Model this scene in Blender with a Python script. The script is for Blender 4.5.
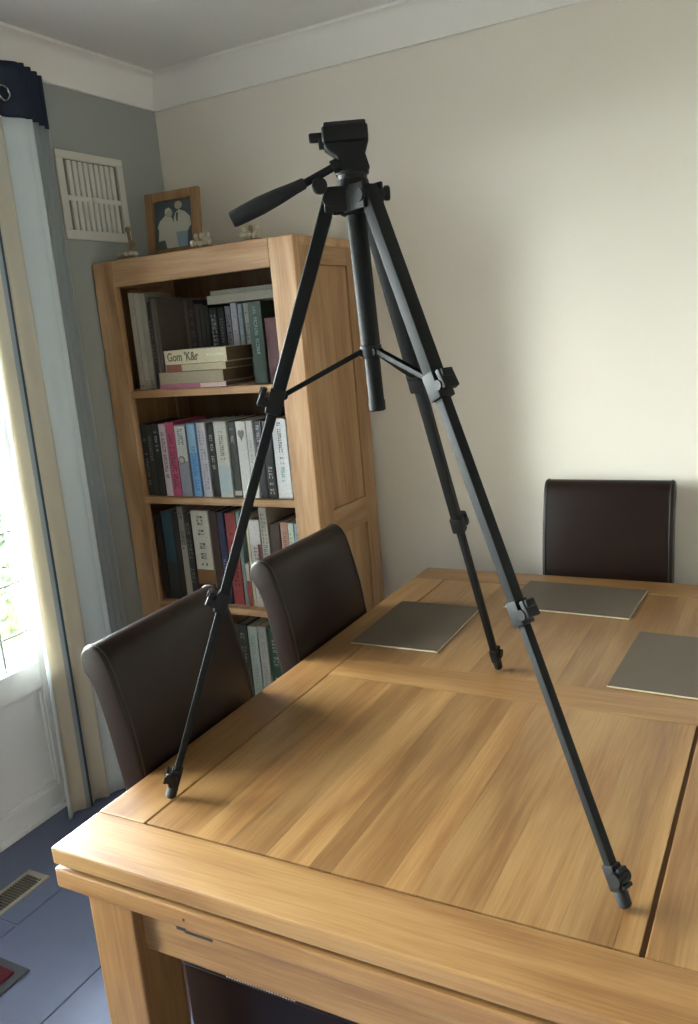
import bpy, bmesh, math, random
from mathutils import Vector, Matrix, Euler
random.seed(7)
for o in list(bpy.data.objects): bpy.data.objects.remove(o)
S = bpy.context.scene; COL = S.collection
PI = math.pi

# ------------------------------------------------------------------ camera
def cam_matrix(pos, pitch, roll, yaw):
    p, r, y = map(math.radians, (pitch, roll, yaw))
    F = Vector((-math.sin(y)*math.cos(p), math.cos(y)*math.cos(p), math.sin(p)))
    R0 = Vector((math.cos(y), math.sin(y), 0)); U0 = R0.cross(F)
    R = math.cos(r)*R0 + math.sin(r)*U0; U = -math.sin(r)*R0 + math.cos(r)*U0
    M = Matrix((R, U, -F)).transposed().to_4x4(); M.translation = Vector(pos); return M
cam = bpy.data.cameras.new('camera'); cam_o = bpy.data.objects.new('camera', cam); COL.objects.link(cam_o)
cam.sensor_fit = 'VERTICAL'; cam.sensor_height = 36; cam.lens = 837.73/1024*36; cam.clip_start = .05
cam_o.matrix_world = cam_matrix((2.3863, -2.9505, 1.6535), -12.5127, -5.016, 29.0526)
S.camera = cam_o

# ------------------------------------------------------------------ daylight
W = bpy.data.worlds.new('overcast_sky'); S.world = W; W.use_nodes = True
bg = W.node_tree.nodes['Background']; bg.inputs[0].default_value = (.94, .98, 1.0, 1); bg.inputs[1].default_value = 20.0
S.view_settings.view_transform = 'Standard'; S.view_settings.look = 'None'
S.view_settings.gamma = 1; S.view_settings.use_curve_mapping = False; S.view_settings.exposure = 2.1
def portal(name, loc, rot, sx, sy):     # helps the renderer find the sky through a window; it gives off no light itself
    l = bpy.data.lights.new(name, 'AREA'); l.shape = 'RECTANGLE'; l.size = sx; l.size_y = sy
    l.cycles.is_portal = True
    o = bpy.data.objects.new(name, l); o.location = loc; o.rotation_euler = rot; COL.objects.link(o)
portal('door_daylight', (-.14, -2.905, 1.1), (0, -PI/2, 0), 2.2, 3.95)     # opens into the room along +X

# ------------------------------------------------------------------ materials
def hexc(h):
    h = h.lstrip('#'); v = [int(h[i:i+2], 16)/255 for i in (0, 2, 4)]
    return tuple(x/12.92 if x < .04045 else ((x+.055)/1.055)**2.4 for x in v) + (1,)
def mat(name, col, rough=.5, metal=0, spec=.5):
    m = bpy.data.materials.new(name); m.use_nodes = True; b = m.node_tree.nodes['Principled BSDF']
    b.inputs['Base Color'].default_value = hexc(col) if isinstance(col, str) else tuple(col)+(1,)*(4-len(col))
    b.inputs['Roughness'].default_value = rough; b.inputs['Metallic'].default_value = metal
    b.inputs['Specular IOR Level'].default_value = spec
    return m
def N(m, t, **k):
    n = m.node_tree.nodes.new(t)
    for a, v in k.items(): setattr(n, a, v)
    return n
def L(m, a, b): m.node_tree.links.new(a, b)
def B(m): return m.node_tree.nodes['Principled BSDF']
def noisy(m, scale=40, amount=.12, bump=0, dist=.002, detail=4, stretch=(1, 1, 1)):
    """multiply the base colour by a soft noise and optionally bump with it"""
    tc = N(m, 'ShaderNodeTexCoord'); mp = N(m, 'ShaderNodeMapping'); mp.inputs['Scale'].default_value = stretch
    nz = N(m, 'ShaderNodeTexNoise'); nz.inputs['Scale'].default_value = scale; nz.inputs['Detail'].default_value = detail
    L(m, tc.outputs['Object'], mp.inputs['Vector']); L(m, mp.outputs[0], nz.inputs['Vector'])
    if amount:
        mr = N(m, 'ShaderNodeMapRange'); mr.inputs['To Min'].default_value = 1-amount; mr.inputs['To Max'].default_value = 1+amount
        mr.inputs['From Min'].default_value = .25; mr.inputs['From Max'].default_value = .75
        mx = N(m, 'ShaderNodeMix', data_type='RGBA', blend_type='MULTIPLY'); mx.inputs['Factor'].default_value = 1
        mx.inputs[6].default_value = B(m).inputs['Base Color'].default_value
        L(m, nz.outputs[0], mr.inputs['Value']); L(m, mr.outputs[0], mx.inputs[7]); L(m, mx.outputs[2], B(m).inputs['Base Color'])
    if bump:
        bp = N(m, 'ShaderNodeBump'); bp.inputs['Strength'].default_value = bump; bp.inputs['Distance'].default_value = dist
        L(m, nz.outputs[0], bp.inputs['Height']); L(m, bp.outputs[0], B(m).inputs['Normal'])
    return m
def oak(name, axis, c0, c1, c2, rough=.36, coat=.15):
    """oak with the grain along one axis; every piece gets its own cut of the grain and its own tone (object colour)"""
    m = mat(name, c1, rough); b = B(m)
    tc = N(m, 'ShaderNodeTexCoord'); oi = N(m, 'ShaderNodeObjectInfo')
    ad = N(m, 'ShaderNodeVectorMath', operation='ADD'); sc = N(m, 'ShaderNodeVectorMath', operation='SCALE')
    cx = N(m, 'ShaderNodeCombineXYZ'); sc.inputs['Scale'].default_value = 17
    for i in range(3): L(m, oi.outputs['Random'], cx.inputs[i])
    L(m, cx.outputs[0], sc.inputs[0]); L(m, tc.outputs['Object'], ad.inputs[0]); L(m, sc.outputs[0], ad.inputs[1])
    def stretched(k):
        mp = N(m, 'ShaderNodeMapping'); s = [1, 1, 1]; s[axis] = k; mp.inputs['Scale'].default_value = s
        L(m, ad.outputs[0], mp.inputs['Vector']); return mp
    big = stretched(.13)
    n1 = N(m, 'ShaderNodeTexNoise'); n1.inputs['Scale'].default_value = 7; n1.inputs['Detail'].default_value = 2
    L(m, big.outputs[0], n1.inputs['Vector'])
    mul = N(m, 'ShaderNodeMath', operation='MULTIPLY'); mul.inputs[1].default_value = 22
    sn = N(m, 'ShaderNodeMath', operation='SINE'); L(m, n1.outputs[0], mul.inputs[0]); L(m, mul.outputs[0], sn.inputs[0])
    fine = stretched(.035)
    n2 = N(m, 'ShaderNodeTexNoise'); n2.inputs['Scale'].default_value = 240; n2.inputs['Detail'].default_value = 3
    L(m, fine.outputs[0], n2.inputs['Vector'])
    med = stretched(.06)
    n3 = N(m, 'ShaderNodeTexNoise'); n3.inputs['Scale'].default_value = 55; n3.inputs['Detail'].default_value = 3
    L(m, med.outputs[0], n3.inputs['Vector'])
    a0 = N(m, 'ShaderNodeMath', operation='MULTIPLY'); a0.inputs[1].default_value = .34; L(m, n3.outputs[0], a0.inputs[0])
    a1 = N(m, 'ShaderNodeMath', operation='MULTIPLY_ADD'); a1.inputs[1].default_value = .105; L(m, sn.outputs[0], a1.inputs[0]); L(m, a0.outputs[0], a1.inputs[2])
    a2 = N(m, 'ShaderNodeMath', operation='MULTIPLY_ADD'); a2.inputs[1].default_value = .5; L(m, n2.outputs[0], a2.inputs[0]); L(m, a1.outputs[0], a2.inputs[2])
    cr = N(m, 'ShaderNodeValToRGB'); e = cr.color_ramp.elements
    e[0].position = .26; e[0].color = hexc(c0); e[1].position = .60; e[1].color = hexc(c2)
    x = e.new(.43); x.color = hexc(c1)
    L(m, a2.outputs[0], cr.inputs[0])
    mx = N(m, 'ShaderNodeMix', data_type='RGBA', blend_type='MULTIPLY'); mx.inputs['Factor'].default_value = 1
    L(m, cr.outputs[0], mx.inputs[6]); L(m, oi.outputs['Color'], mx.inputs[7]); L(m, mx.outputs[2], b.inputs['Base Color'])
    bp = N(m, 'ShaderNodeBump'); bp.inputs['Strength'].default_value = .12; bp.inputs['Distance'].default_value = .0008
    L(m, n2.outputs[0], bp.inputs['Height']); L(m, bp.outputs[0], b.inputs['Normal'])
    b.inputs['Coat Weight'].default_value = coat; b.inputs['Coat Roughness'].default_value = .25
    return m
OAKC = ('#734f2b', '#836038', '#906e44')
OAK = [oak('oak_grain_%s' % 'xyz'[i], i, *OAKC) for i in range(3)]
SHELFC = ('#a67c51', '#b99066', '#c7a27a')
SOAK = [oak('bookcase_oak_%s' % 'xyz'[i], i, *SHELFC, rough=.5, coat=.05) for i in range(3)]
M = {}
M['joint'] = mat('dark_wood_joint', '#664526', .8)
M['leather'] = noisy(mat('dark_brown_leather', '#1c100b', .33, spec=.24), 260, .10, .08, .0004)
M['seam_and_hole_shade'] = mat('leather_piping_and_hole_shade', '#1c1411', .5)  # chair piping, also the shade painted into the table's slot and hole
M['stitch'] = mat('pale_stitching', '#b9ab98', .8)
M['black'] = noisy(mat('black_plastic', '#0c0c0c', .55, spec=.25), 300, .06, .06, .0004)
M['tube'] = noisy(mat('black_anodised_tube', '#0f1010', .6, 0, .18), 400, .05)
M['rubber'] = mat('black_rubber', '#0b0b0b', .75)
M['steel'] = mat('bright_steel', '#b9bbbc', .25, 1)
M['wall_back'] = noisy(mat('cream_wall_paint', '#e4dccf', .85, spec=.25), 180, .015, .06, .0006)
M['wall_left'] = noisy(mat('grey_green_wall_paint', '#9ea29d', .85, spec=.25), 180, .015, .06, .0006)
M['wall_plain'] = mat('plain_wall_paint', '#cfc8bb', .9)
M['ceiling'] = noisy(mat('white_ceiling_paint', '#e3e0da', .92, spec=.2), 120, .012)
M['cornice'] = mat('white_cornice_paint', '#ece8e1', .8, spec=.3)
M['white'] = noisy(mat('white_door_paint', '#eef1f5', .4), 60, .015)
M['tile'] = noisy(mat('blue_grey_slate_tile', '#58617d', .40), 14, .06, .05, .0008, 6)
M['grout'] = mat('pale_grout', '#a4a9b4', .9)
M['lead'] = mat('lead_strip', '#7c8084', .5, .6)
M['curtain_blue'] = noisy(mat('pale_blue_curtain', '#e4ecef', .9, spec=.1), 500, .05, .1, .0006)
M['curtain_grey'] = noisy(mat('grey_blue_curtain', '#a9b1b4', .9, spec=.1), 500, .05, .1, .0006)
M['curtain_cream'] = noisy(mat('cream_curtain', '#ddd6c6', .9, spec=.1), 500, .05, .1, .0006)
M['curtain_line'] = noisy(mat('slate_blue_curtain_line', '#4d5d6d', .9, spec=.1), 500, .05)
M['navy'] = noisy(mat('navy_curtain_heading', '#3d4454', .9, spec=.1), 500, .08, .1, .0006)
for k in ('curtain_blue', 'curtain_grey', 'curtain_cream', 'curtain_line', 'navy'):
    m = M[k]; tr = N(m, 'ShaderNodeBsdfTranslucent'); mx = N(m, 'ShaderNodeMixShader'); mx.inputs[0].default_value = .35
    src = B(m).inputs['Base Color'].links[0].from_socket; L(m, src, tr.inputs[0])
    L(m, B(m).outputs[0], mx.inputs[1]); L(m, tr.outputs[0], mx.inputs[2]); L(m, mx.outputs[0], m.node_tree.nodes['Material Output'].inputs[0])
M['mat_top'] = noisy(mat('taupe_leatherette', '#53493e', .5, spec=.3), 400, .05, .12, .0004)
M['mat_edge'] = mat('pale_board_edge', '#b5a78c', .7)
M['vent'] = mat('off_white_plastic', '#cfccc2', .5)
M['vent_dark'] = mat('dark_duct', '#6f6f68', .9)
M['register'] = mat('tan_register_metal', '#a39a88', .45, .2)
M['register_dark'] = mat('register_slats', '#5a5040', .5, .2)
M['rug'] = noisy(mat('maroon_mat_pile', '#552029', .95, spec=.1), 300, .3, .8, .004)
M['rug_edge'] = noisy(mat('charcoal_mat_border', '#4b4c52', .9, spec=.1), 300, .15, .4, .002)
M['pages'] = noisy(mat('book_pages', '#b9a88c', .9, spec=.1), 500, .12, stretch=(20, .1, .1))
M['frame_wood'] = oak('picture_frame_wood', 2, '#7d5a38', '#8f6c46', '#9c7a54', .45, .05)
M['photo_bg'] = mat('photo_dark_blue', '#454f52', .35); M['photo_white'] = mat('photo_white_clothes', '#b5b3a4', .35)
M['photo_skin'] = mat('photo_skin', '#a99a86', .35); M['photo_blue'] = mat('photo_pale_blue', '#7f95a3', .35); M['photo_dark'] = mat('photo_dark_tie', '#4a4740', .35)
M['orn'] = noisy(mat('cream_ceramic', '#b0a58d', .4), 60, .08); M['orn_brown'] = mat('brown_ceramic', '#7d5f3f', .5); M['orn_twig'] = mat('dry_twig', '#8b7752', .8)
M['grass'] = noisy(mat('lawn_grass', '#3a3f28', .95, spec=.1), 9, .35, .6, .02, 8)
M['leaf'] = noisy(mat('green_leaf', '#263620', .6), 12, .25); M['leaf_pale'] = mat('pale_leaf', '#525b45', .6); M['stem'] = mat('plant_stem', '#6c6a44', .8)
M['brick'] = noisy(mat('garden_brick', '#42332c', .9), 6, .2); M['mortar'] = mat('garden_mortar', '#4d4640', .95)
g = bpy.data.materials.new('window_glass'); g.use_nodes = True; M['glass'] = g
g.node_tree.nodes.remove(g.node_tree.nodes['Principled BSDF'])
t_ = N(g, 'ShaderNodeBsdfTransparent'); t_.inputs[0].default_value = (.93, .96, .95, 1); gl = N(g, 'ShaderNodeBsdfGlossy'); gl.inputs['Roughness'].default_value = .02
fr = N(g, 'ShaderNodeFresnel'); fr.inputs[0].default_value = 1.45; mx = N(g, 'ShaderNodeMixShader')
L(g, fr.outputs[0], mx.inputs[0]); L(g, t_.outputs[0], mx.inputs[1]); L(g, gl.outputs[0], mx.inputs[2]); L(g, mx.outputs[0], g.node_tree.nodes['Material Output'].inputs[0])
_mc = {}
def cm(col, rough=.5):
    k = (col, rough)
    if k not in _mc: _mc[k] = noisy(mat('colour_' + col.strip('#'), col, rough), 90, .10)
    return _mc[k]

# ------------------------------------------------------------------ mesh helpers
def bm_(): return bmesh.new()
def finish(bm, bev, seg, geom_faces=None):
    pass
def box(bm, lo, hi, bev=0, seg=2, rot=None, mi=0):
    """axis aligned box lo..hi (optionally then transformed by rot, a 4x4)"""
    c = [(a+b)/2 for a, b in zip(lo, hi)]; s = [max(b-a, 1e-5) for a, b in zip(lo, hi)]
    mt = Matrix.Translation(c) @ Matrix.Diagonal((*s, 1))
    vs = bmesh.ops.create_cube(bm, size=1, matrix=mt)['verts']
    fs = set(f for v in vs for f in v.link_faces)
    if bev:
        es = list(set(e for v in vs for e in v.link_edges))
        r = bmesh.ops.bevel(bm, geom=es, offset=min(bev, min(s)*.45), segments=seg, affect='EDGES', profile=.6)
        fs |= set(f for f in r['faces']); vs = list(set(v for f in fs if f.is_valid for v in f.verts))
    for f in fs:
        if f.is_valid: f.material_index = mi
    if rot is not None: bmesh.ops.transform(bm, matrix=rot, verts=[v for v in vs if v.is_valid])
    return bm
def frame_from(a, b, ref=(0, 0, 1)):
    a, b = Vector(a), Vector(b); z = (b-a).normalized(); ref = Vector(ref)
    if abs(z.dot(ref)) > .98: ref = Vector((0, 1, 0))
    x = (ref - z*ref.dot(z)).normalized(); y = z.cross(x)
    Mx = Matrix((x, y, z)).transposed().to_4x4(); Mx.translation = a; return Mx, (b-a).length
def bar(bm, a, b, w, h, ref=(0, 0, 1), bev=.002, ext=0, seg=2):
    """rectangular bar a..b, w along ref, h across"""
    Mx, l = frame_from(a, b, ref)
    return box(bm, (-w/2, -h/2, -ext), (w/2, h/2, l+ext), bev, seg, Mx)
def cyl(bm, a, b, r, r2=None, n=20, mi=0):
    Mx, l = frame_from(a, b); r2 = r if r2 is None else r2
    vs = bmesh.ops.create_cone(bm, cap_ends=True, segments=n, radius1=r, radius2=r2, depth=l, matrix=Mx @ Matrix.Translation((0, 0, l/2)))['verts']
    for f in set(f for v in vs for f in v.link_faces): f.material_index = mi
    return bm
def ball(bm, c, r, n=12, sc=(1, 1, 1), rot=None, mi=0):
    mt = Matrix.Translation(c) @ (rot or Matrix()) @ Matrix.Diagonal((sc[0]*r, sc[1]*r, sc[2]*r, 1))
    vs = bmesh.ops.create_uvsphere(bm, u_segments=n, v_segments=max(6, n*2//3), radius=1, matrix=mt)['verts']
    for f in set(f for v in vs for f in v.link_faces): f.material_index = mi
    return bm
def lathe(bm, prof, a, b, n=24):
    """prof: (t along a..b in metres, radius)"""
    Mx, l = frame_from(a, b); rings = []
    for t, r in prof: rings.append([bm.verts.new(Mx @ Vector((r*math.cos(2*PI*k/n), r*math.sin(2*PI*k/n), t))) for k in range(n)])
    for r0, r1 in zip(rings, rings[1:]):
        for k in range(n): bm.faces.new((r0[k], r0[(k+1) % n], r1[(k+1) % n], r1[k]))
    bm.faces.new(rings[0][::-1]); bm.faces.new(rings[-1]); return bm
def prism(bm, pts, axis, lo, hi, bev=0, Mx=None):
    """polygon extruded along axis. pts are the two other coordinates in xyz order"""
    def P(p, t): v = list(p); v.insert(axis, t); return Vector(v)
    r0 = [bm.verts.new(P(p, lo)) for p in pts]; r1 = [bm.verts.new(P(p, hi)) for p in pts]; n = len(pts)
    fs = [bm.faces.new(r0), bm.faces.new(r1[::-1])]
    for k in range(n): fs.append(bm.faces.new((r0[k], r1[k], r1[(k+1) % n], r0[(k+1) % n])))
    bmesh.ops.recalc_face_normals(bm, faces=fs)
    vs = r0+r1
    if bev:
        es = [e for e in fs[0].edges]+[e for e in fs[1].edges]
        r = bmesh.ops.bevel(bm, geom=es, offset=bev, segments=3, affect='EDGES', profile=.5)
        vs = list(set(v for f in fs+list(r['faces']) if f.is_valid for v in f.verts))
    if Mx is not None: bmesh.ops.transform(bm, matrix=Mx, verts=vs)
    return bm
def tube(bm, pts, r, n=8):
    pts = [Vector(p) for p in pts]; rings = []
    for i, p in enumerate(pts):
        d = (pts[min(i+1, len(pts)-1)]-pts[max(i-1, 0)]).normalized()
        ref = Vector((0, 0, 1)) if abs(d.z) < .9 else Vector((1, 0, 0)); x = ref.cross(d).normalized(); y = d.cross(x)
        rings.append([bm.verts.new(p+r*(x*math.cos(2*PI*k/n)+y*math.sin(2*PI*k/n))) for k in range(n)])
    for a, b in zip(rings, rings[1:]):
        for k in range(n): bm.faces.new((a[k], a[(k+1) % n], b[(k+1) % n], b[k]))
    bm.faces.new(rings[0][::-1]); bm.faces.new(rings[-1]); return bm
def obj(name, bm, mats, parent=None, label=None, loc=None, smooth=None, color=None):
    me = bpy.data.meshes.new(name); bm.normal_update(); bm.to_mesh(me); bm.free()
    for m in (mats if isinstance(mats, (list, tuple)) else [mats]): me.materials.append(m)
    if smooth is not None:
        me.polygons.foreach_set('use_smooth', [True]*len(me.polygons)); me.set_sharp_from_angle(angle=math.radians(smooth))
    o = bpy.data.objects.new(name, me); COL.objects.link(o)
    if parent: o.parent = parent
    if loc: o.location = loc
    if label: o['label'] = label
    if color: o.color = (*color, 1)
    return o
def tag(o, label, cat, group=None, kind=None):
    o['label'] = label; o['category'] = cat
    if group: o['group'] = group
    if kind: o['kind'] = kind
    return o
def thing(name, label, cat, loc=(0, 0, 0), rot=(0, 0, 0), group=None):
    o = bpy.data.objects.new(name, None); COL.objects.link(o); o.empty_display_size = .05
    o.location = loc; o.rotation_euler = rot; return tag(o, label, cat, group)
def struct(name, bm, m, parent=None, smooth=None):
    o = obj(name, bm, m, parent, smooth=smooth)
    if not parent: o['kind'] = 'structure'
    return o
def sroot(name, loc=(0, 0, 0)):
    o = bpy.data.objects.new(name, None); COL.objects.link(o); o.location = loc; o['kind'] = 'structure'; return o
def tone(lo, hi, warm=0):
    t = random.uniform(lo, hi); return (t*(1+warm), t, t*(1-warm))

# ================================================================== THE ROOM
RX, RY, RZ = 5.0, -5.5, 2.70
DY0, DY1, DZ = -.93, -4.88, 2.20        # french doors in the left wall
# floor: grout bed and tiles
bm = bm_(); box(bm, (-.15, RY-.15, -.12), (RX+.15, .15, -.004)); floor = struct('floor', bm, M['grout'])
TW, TL_ = .366, .73; g2 = .003
cache = {}
for c in range(14):
    x0, x1 = c*TW, min((c+1)*TW, RX)
    y = -1.567+3*TL_ - (TL_/2 if c % 2 else 0)
    while y > RY:
        ya, yb = min(y, 0), max(y-TL_, RY)
        y -= TL_
        if ya-yb < .02 or x1-x0 < .02: continue
        key = (round(x1-x0, 3), round(ya-yb, 3))
        if key not in cache:
            bm = bm_(); box(bm, (-key[0]/2+g2/2, -key[1]/2+g2/2, -.012), (key[0]/2-g2/2, key[1]/2-g2/2, 0), .0015, 1)
            me = bpy.data.meshes.new('tile'); bm.to_mesh(me); bm.free(); me.materials.append(M['tile']); cache[key] = me
        o = bpy.data.objects.new('tile', cache[key]); COL.objects.link(o); o.parent = floor; o.location = ((x0+x1)/2, (ya+yb)/2, 0)
# ceiling
bm = bm_(); box(bm, (-.15, RY-.15, RZ), (RX+.15, .15, RZ+.12)); struct('ceiling', bm, M['ceiling'])
# walls
bm = bm_(); box(bm, (-.15, 0, 0), (RX+.15, .15, RZ)); struct('wall_back', bm, M['wall_back'])
bm = bm_(); box(bm, (RX, RY, 0), (RX+.15, 0, RZ)); struct('wall_right', bm, M['wall_plain'])
bm = bm_(); box(bm, (-.15, DY0, 0), (0, 0, RZ)); box(bm, (-.15, RY, 0), (0, DY1, RZ)); box(bm, (-.15, DY1, DZ), (0, DY0, RZ))
struct('wall_left', bm, M['wall_left'])
bm = bm_(); box(bm, (-.15, RY-.15, 0), (RX+.15, RY, RZ)); struct('wall_front', bm, M['wall_plain'])
# cornice: cove profile with a small step below the ceiling; (out from wall, z)
prof = [(0, 2.575), (.012, 2.575), (.013, 2.583)]
for k in range(9):
    a = PI/2*k/8; prof.append((.013+.055*(1-math.cos(a)), 2.583+.1045*math.sin(a)))
prof += [(.069, 2.6885), (.077, 2.689), (.077, 2.70), (0, 2.70)]
bm = bm_(); prism(bm, [(-p, z) for p, z in prof], 0, .0, RX); struct('trim_1', bm, M['cornice'], smooth=30)
bm = bm_(); prism(bm, [(p, z) for p, z in prof], 1, RY, -.0); struct('trim_2', bm, M['cornice'], smooth=30)
# baseboards
bm = bm_(); box(bm, (.0, -.016, 0), (RX, 0, .10), .004, 2); struct('baseboard_back', bm, M['cornice'])
bm = bm_(); box(bm, (0, DY0+.02, 0), (.016, -.016, .10), .004, 2); struct('baseboard_left', bm, M['cornice'])

# french doors: white leaves with leaded glass above and two fielded panels below
def french_door(name, y_hinge, sgn, y_lock):
    d = sroot(name, (0, (y_hinge+y_lock)/2, 0)); yc = (y_hinge+y_lock)/2; hw = abs(y_hinge-y_lock)/2
    T0, T1 = -.055, 0.0
    bm = bm_()
    st = .088
    Y = lambda t: t            # local y from -hw..hw
    box(bm, (T0, hw-st-.012, .02), (T1, hw, DZ-.05), .004); box(bm, (T0, -hw, .02), (T1, -hw+st, DZ-.05), .004)
    for z0, z1 in ((.022, .095), (.482, .578), (DZ-.15, DZ-.052)): box(bm, (T0, -hw+st-.01, z0), (T1-.001, hw-st, z1), .003)
    box(bm, (T0, -.04, .09), (T1-.001, .04, .49), .003)
    obj('leaf_frame', bm, M['white'], d)
    for a, b in ((-hw+st, -.04), (.04, hw-st-.012)):
        bm = bm_(); box(bm, (T0+.01, a-.005, .09), (T1-.02, b+.005, .49))
        for lo, hi in (((T1-.02, a, .095), (T1-.005, a+.008, .482)), ((T1-.02, b-.008, .095), (T1-.005, b, .482)), ((T1-.02, a, .095), (T1-.005, b, .112)), ((T1-.02, a, .472), (T1-.005, b, .482))):
            box(bm, lo, hi, .003)
        obj('panel', bm, M['white'], d)
    ga, gb = -hw+st, hw-st-.012
    bm = bm_(); box(bm, (-.032, ga-.004, .574), (-.026, gb+.004, DZ-.146)); obj('pane', bm, M['glass'], d)
    for z in [.696+.182*k for k in range(8)]:
        if z < DZ-.17: bm = bm_(); box(bm, (-.036, ga, z-.0035), (-.021, gb, z+.0035), .0015, 1); obj('lead_strip', bm, M['lead'], d)
    k = gb-.117
    while k > ga: bm = bm_(); box(bm, (-.0355, k-.0035, .578), (-.0215, k+.0035, DZ-.15), .0015, 1); obj('lead_strip', bm, M['lead'], d); k -= .135
    bm = bm_(); hs = -hw if y_lock < y_hinge else hw-.012
    yl = -hw+.044 if y_lock < y_hinge else hw-.044
    box(bm, (0, yl-.017, .93), (.008, yl+.017, 1.15), .003); cyl(bm, (.008, yl, 1.05), (.045, yl, 1.05), .009); bar(bm, (.04, yl, 1.05), (.04, yl+(.11 if y_lock < y_hinge else -.11), 1.05), .018, .014)
    obj('door_handle', bm, M['steel'], d)
    return d
for k in range(5): french_door('door_%d' % (k+1), DY0-.005-.789*k, 1, DY0-.785-.789*k)
bm = bm_(); box(bm, (-.149, DY1+.005, .0), (.012, DY0-.002, .02), .004); struct('trim_3', bm, M['white'])
bm = bm_(); box(bm, (-.14, DY1, DZ-.048), (-.002, DY0, DZ), .003); struct('trim_4', bm, M['white'])

# ================================================================== OUTSIDE
bm = bm_(); box(bm, (-14, -10, -.3), (-.16, 10, -.14)); struct('ground', bm, M['grass'])
gw = sroot('garden_wall', (-4.3, 1.5, -.14))
bm = bm_(); box(bm, (-.2, -4.5, 0), (-.012, 4.5, 1.28)); obj('mortar_bed', bm, M['mortar'], gw)
bm = bm_(); box(bm, (-.1, -.106, 0), (0, .106, .066), .004, 1); brick = bpy.data.meshes.new('brick'); bm.to_mesh(brick); bm.free(); brick.materials.append(M['brick'])
for r in range(17):
    for k in range(-4, 9):
        o = bpy.data.objects.new('brick', brick); COL.objects.link(o); o.parent = gw; o.location = (random.uniform(-.003, .004), k*.225+(.112 if r % 2 else 0), .004+r*.075)
def leafmesh(n, spread, h, size, seed):
    R = random.Random(seed); bm = bm_()
    for _ in range(n):
        a = R.uniform(0, 2*PI); rr = spread*R.random()**.5; z = h*R.uniform(.2, 1)
        c = Vector((rr*math.cos(a), rr*math.sin(a), z)); s = size*R.uniform(.6, 1.2)
        rot = Euler((R.uniform(-.9, .5), R.uniform(-.5, .5), R.uniform(0, 2*PI))).to_matrix().to_4x4(); rot.translation = c
        pts = [(0, 0, 0), (.25, .3, .05), (.32, .6, .06), (.18, .9, 0), (0, 1.1, -.08), (-.18, .9, 0), (-.32, .6, .06), (-.25, .3, .05)]
        up = [bm.verts.new(rot @ (Vector(p)*s)) for p in pts]; dn = [bm.verts.new(rot @ (Vector(p)*s-Vector((0, 0, .004)))) for p in pts]
        bm.faces.new(up); bm.faces.new(dn[::-1])
        for k in range(8): bm.faces.new((up[k], dn[k], dn[(k+1) % 8], up[(k+1) % 8]))
    return bm
for i, (x, y, h, sp, sz, n, lab, mt) in enumerate([
        (-2.9, 1.15, .85, .35, .26, 70, 'large leaved green shrub seen through the lower leaded glass door', 'leaf'),
        (-2.2, .62, .42, .22, .14, 60, 'low pale green plant on the lawn in front of the leafy shrub', 'leaf_pale'),
        (-3.5, 1.95, .75, .4, .22, 70, 'bushy green shrub standing against the brick garden wall', 'leaf')]):
    t = thing('garden_shrub', lab, 'shrub', (x, y, -.14))
    o = obj('leaves', leafmesh(n, sp, h, sz, i), M[mt], t); o['kind'] = 'stuff'
    bm = bm_()
    for k in range(5):
        a = k*1.26; tube(bm, [(0, 0, 0), (.4*sp*math.cos(a), .4*sp*math.sin(a), h*.45), (.7*sp*math.cos(a), .7*sp*math.sin(a), h*.85)], .01, 6)
    obj('stem', bm, M['stem'], t, smooth=40)

# ================================================================== CURTAIN
cur = thing('curtain', 'striped pale blue and cream curtain with a navy heading beside the french door', 'curtain', (.1, -.9, .003))
STRIPES = [(.00, 'curtain_cream'), (.03, 'curtain_grey'), (.28, 'curtain_blue'), (.62, 'curtain_cream'), (.79, 'curtain_line'), (.815, 'curtain_grey'), (.84, 'curtain_cream'), (.97, 'curtain_blue')]
cmats = ['curtain_blue', 'curtain_grey', 'curtain_cream', 'curtain_line']
def stripe(u):
    c = STRIPES[0][1]
    for a, n in STRIPES:
        if u >= a: c = n
    return cmats.index(c)
def lerp_tab(u, tab):
    for (a, p), (b, q) in zip(tab, tab[1:]):
        if u <= b: t = (u-a)/(b-a); return p+(q-p)*t
    return tab[-1][1]
def drape_pt(u, z):            # local to (.1,-.9,.01): pleats by the wall, then one broad panel turned to the room, then soft folds
    sh = 1-z/2.55
    y = lerp_tab(u, [(0, .240), (.30, .092), (.60, .010), (1, -.122)]) - u*u*.070*sh
    x = lerp_tab(u, [(0, -.047), (.28, .020), (.33, .026), (.60, .002), (1, -.052)]) + .03*u*sh
    if u < .32: q = math.sin(u/.32*3.5*2*PI)*min(1, u/.03)*min(1, (.32-u)/.03); x += .014*q; y += .008*q
    elif u > .60: q = (u-.60)/.40; x += .014*math.sin(q*2.2*2*PI+.6)*min(1, q/.1)
    else: x += .004*math.sin((u-.32)/.28*PI*2)
    return Vector((x + .006*math.sin(z*2.1+u*7)*sh, y+.006*math.sin(z*1.6+u*11)*sh, z))
def cloth(name, z0, z1, nu, nz, ms, pick, parent, grow=0.0, th=.003):
    bm = bm_(); gr = [[bm.verts.new(drape_pt(i/nu, z0+(z1-z0)*j/nz)) for i in range(nu+1)] for j in range(nz+1)]
    for j in range(nz):
        for i in range(nu):
            f = bm.faces.new((gr[j][i], gr[j][i+1], gr[j+1][i+1], gr[j+1][i])); f.material_index = pick((i+.5)/nu)
    bmesh.ops.recalc_face_normals(bm, faces=bm.faces)
    o = obj(name, bm, ms, parent, smooth=60); s = o.modifiers.new('thickness', 'SOLIDIFY'); s.thickness = th+grow; s.offset = 0
    return o
cloth('drape', 0, 2.405, 160, 40, [M[k] for k in cmats], stripe, cur)
cloth('heading_band', 2.395, 2.565, 160, 6, [M['navy']], lambda u: 0, cur, .002)
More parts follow.
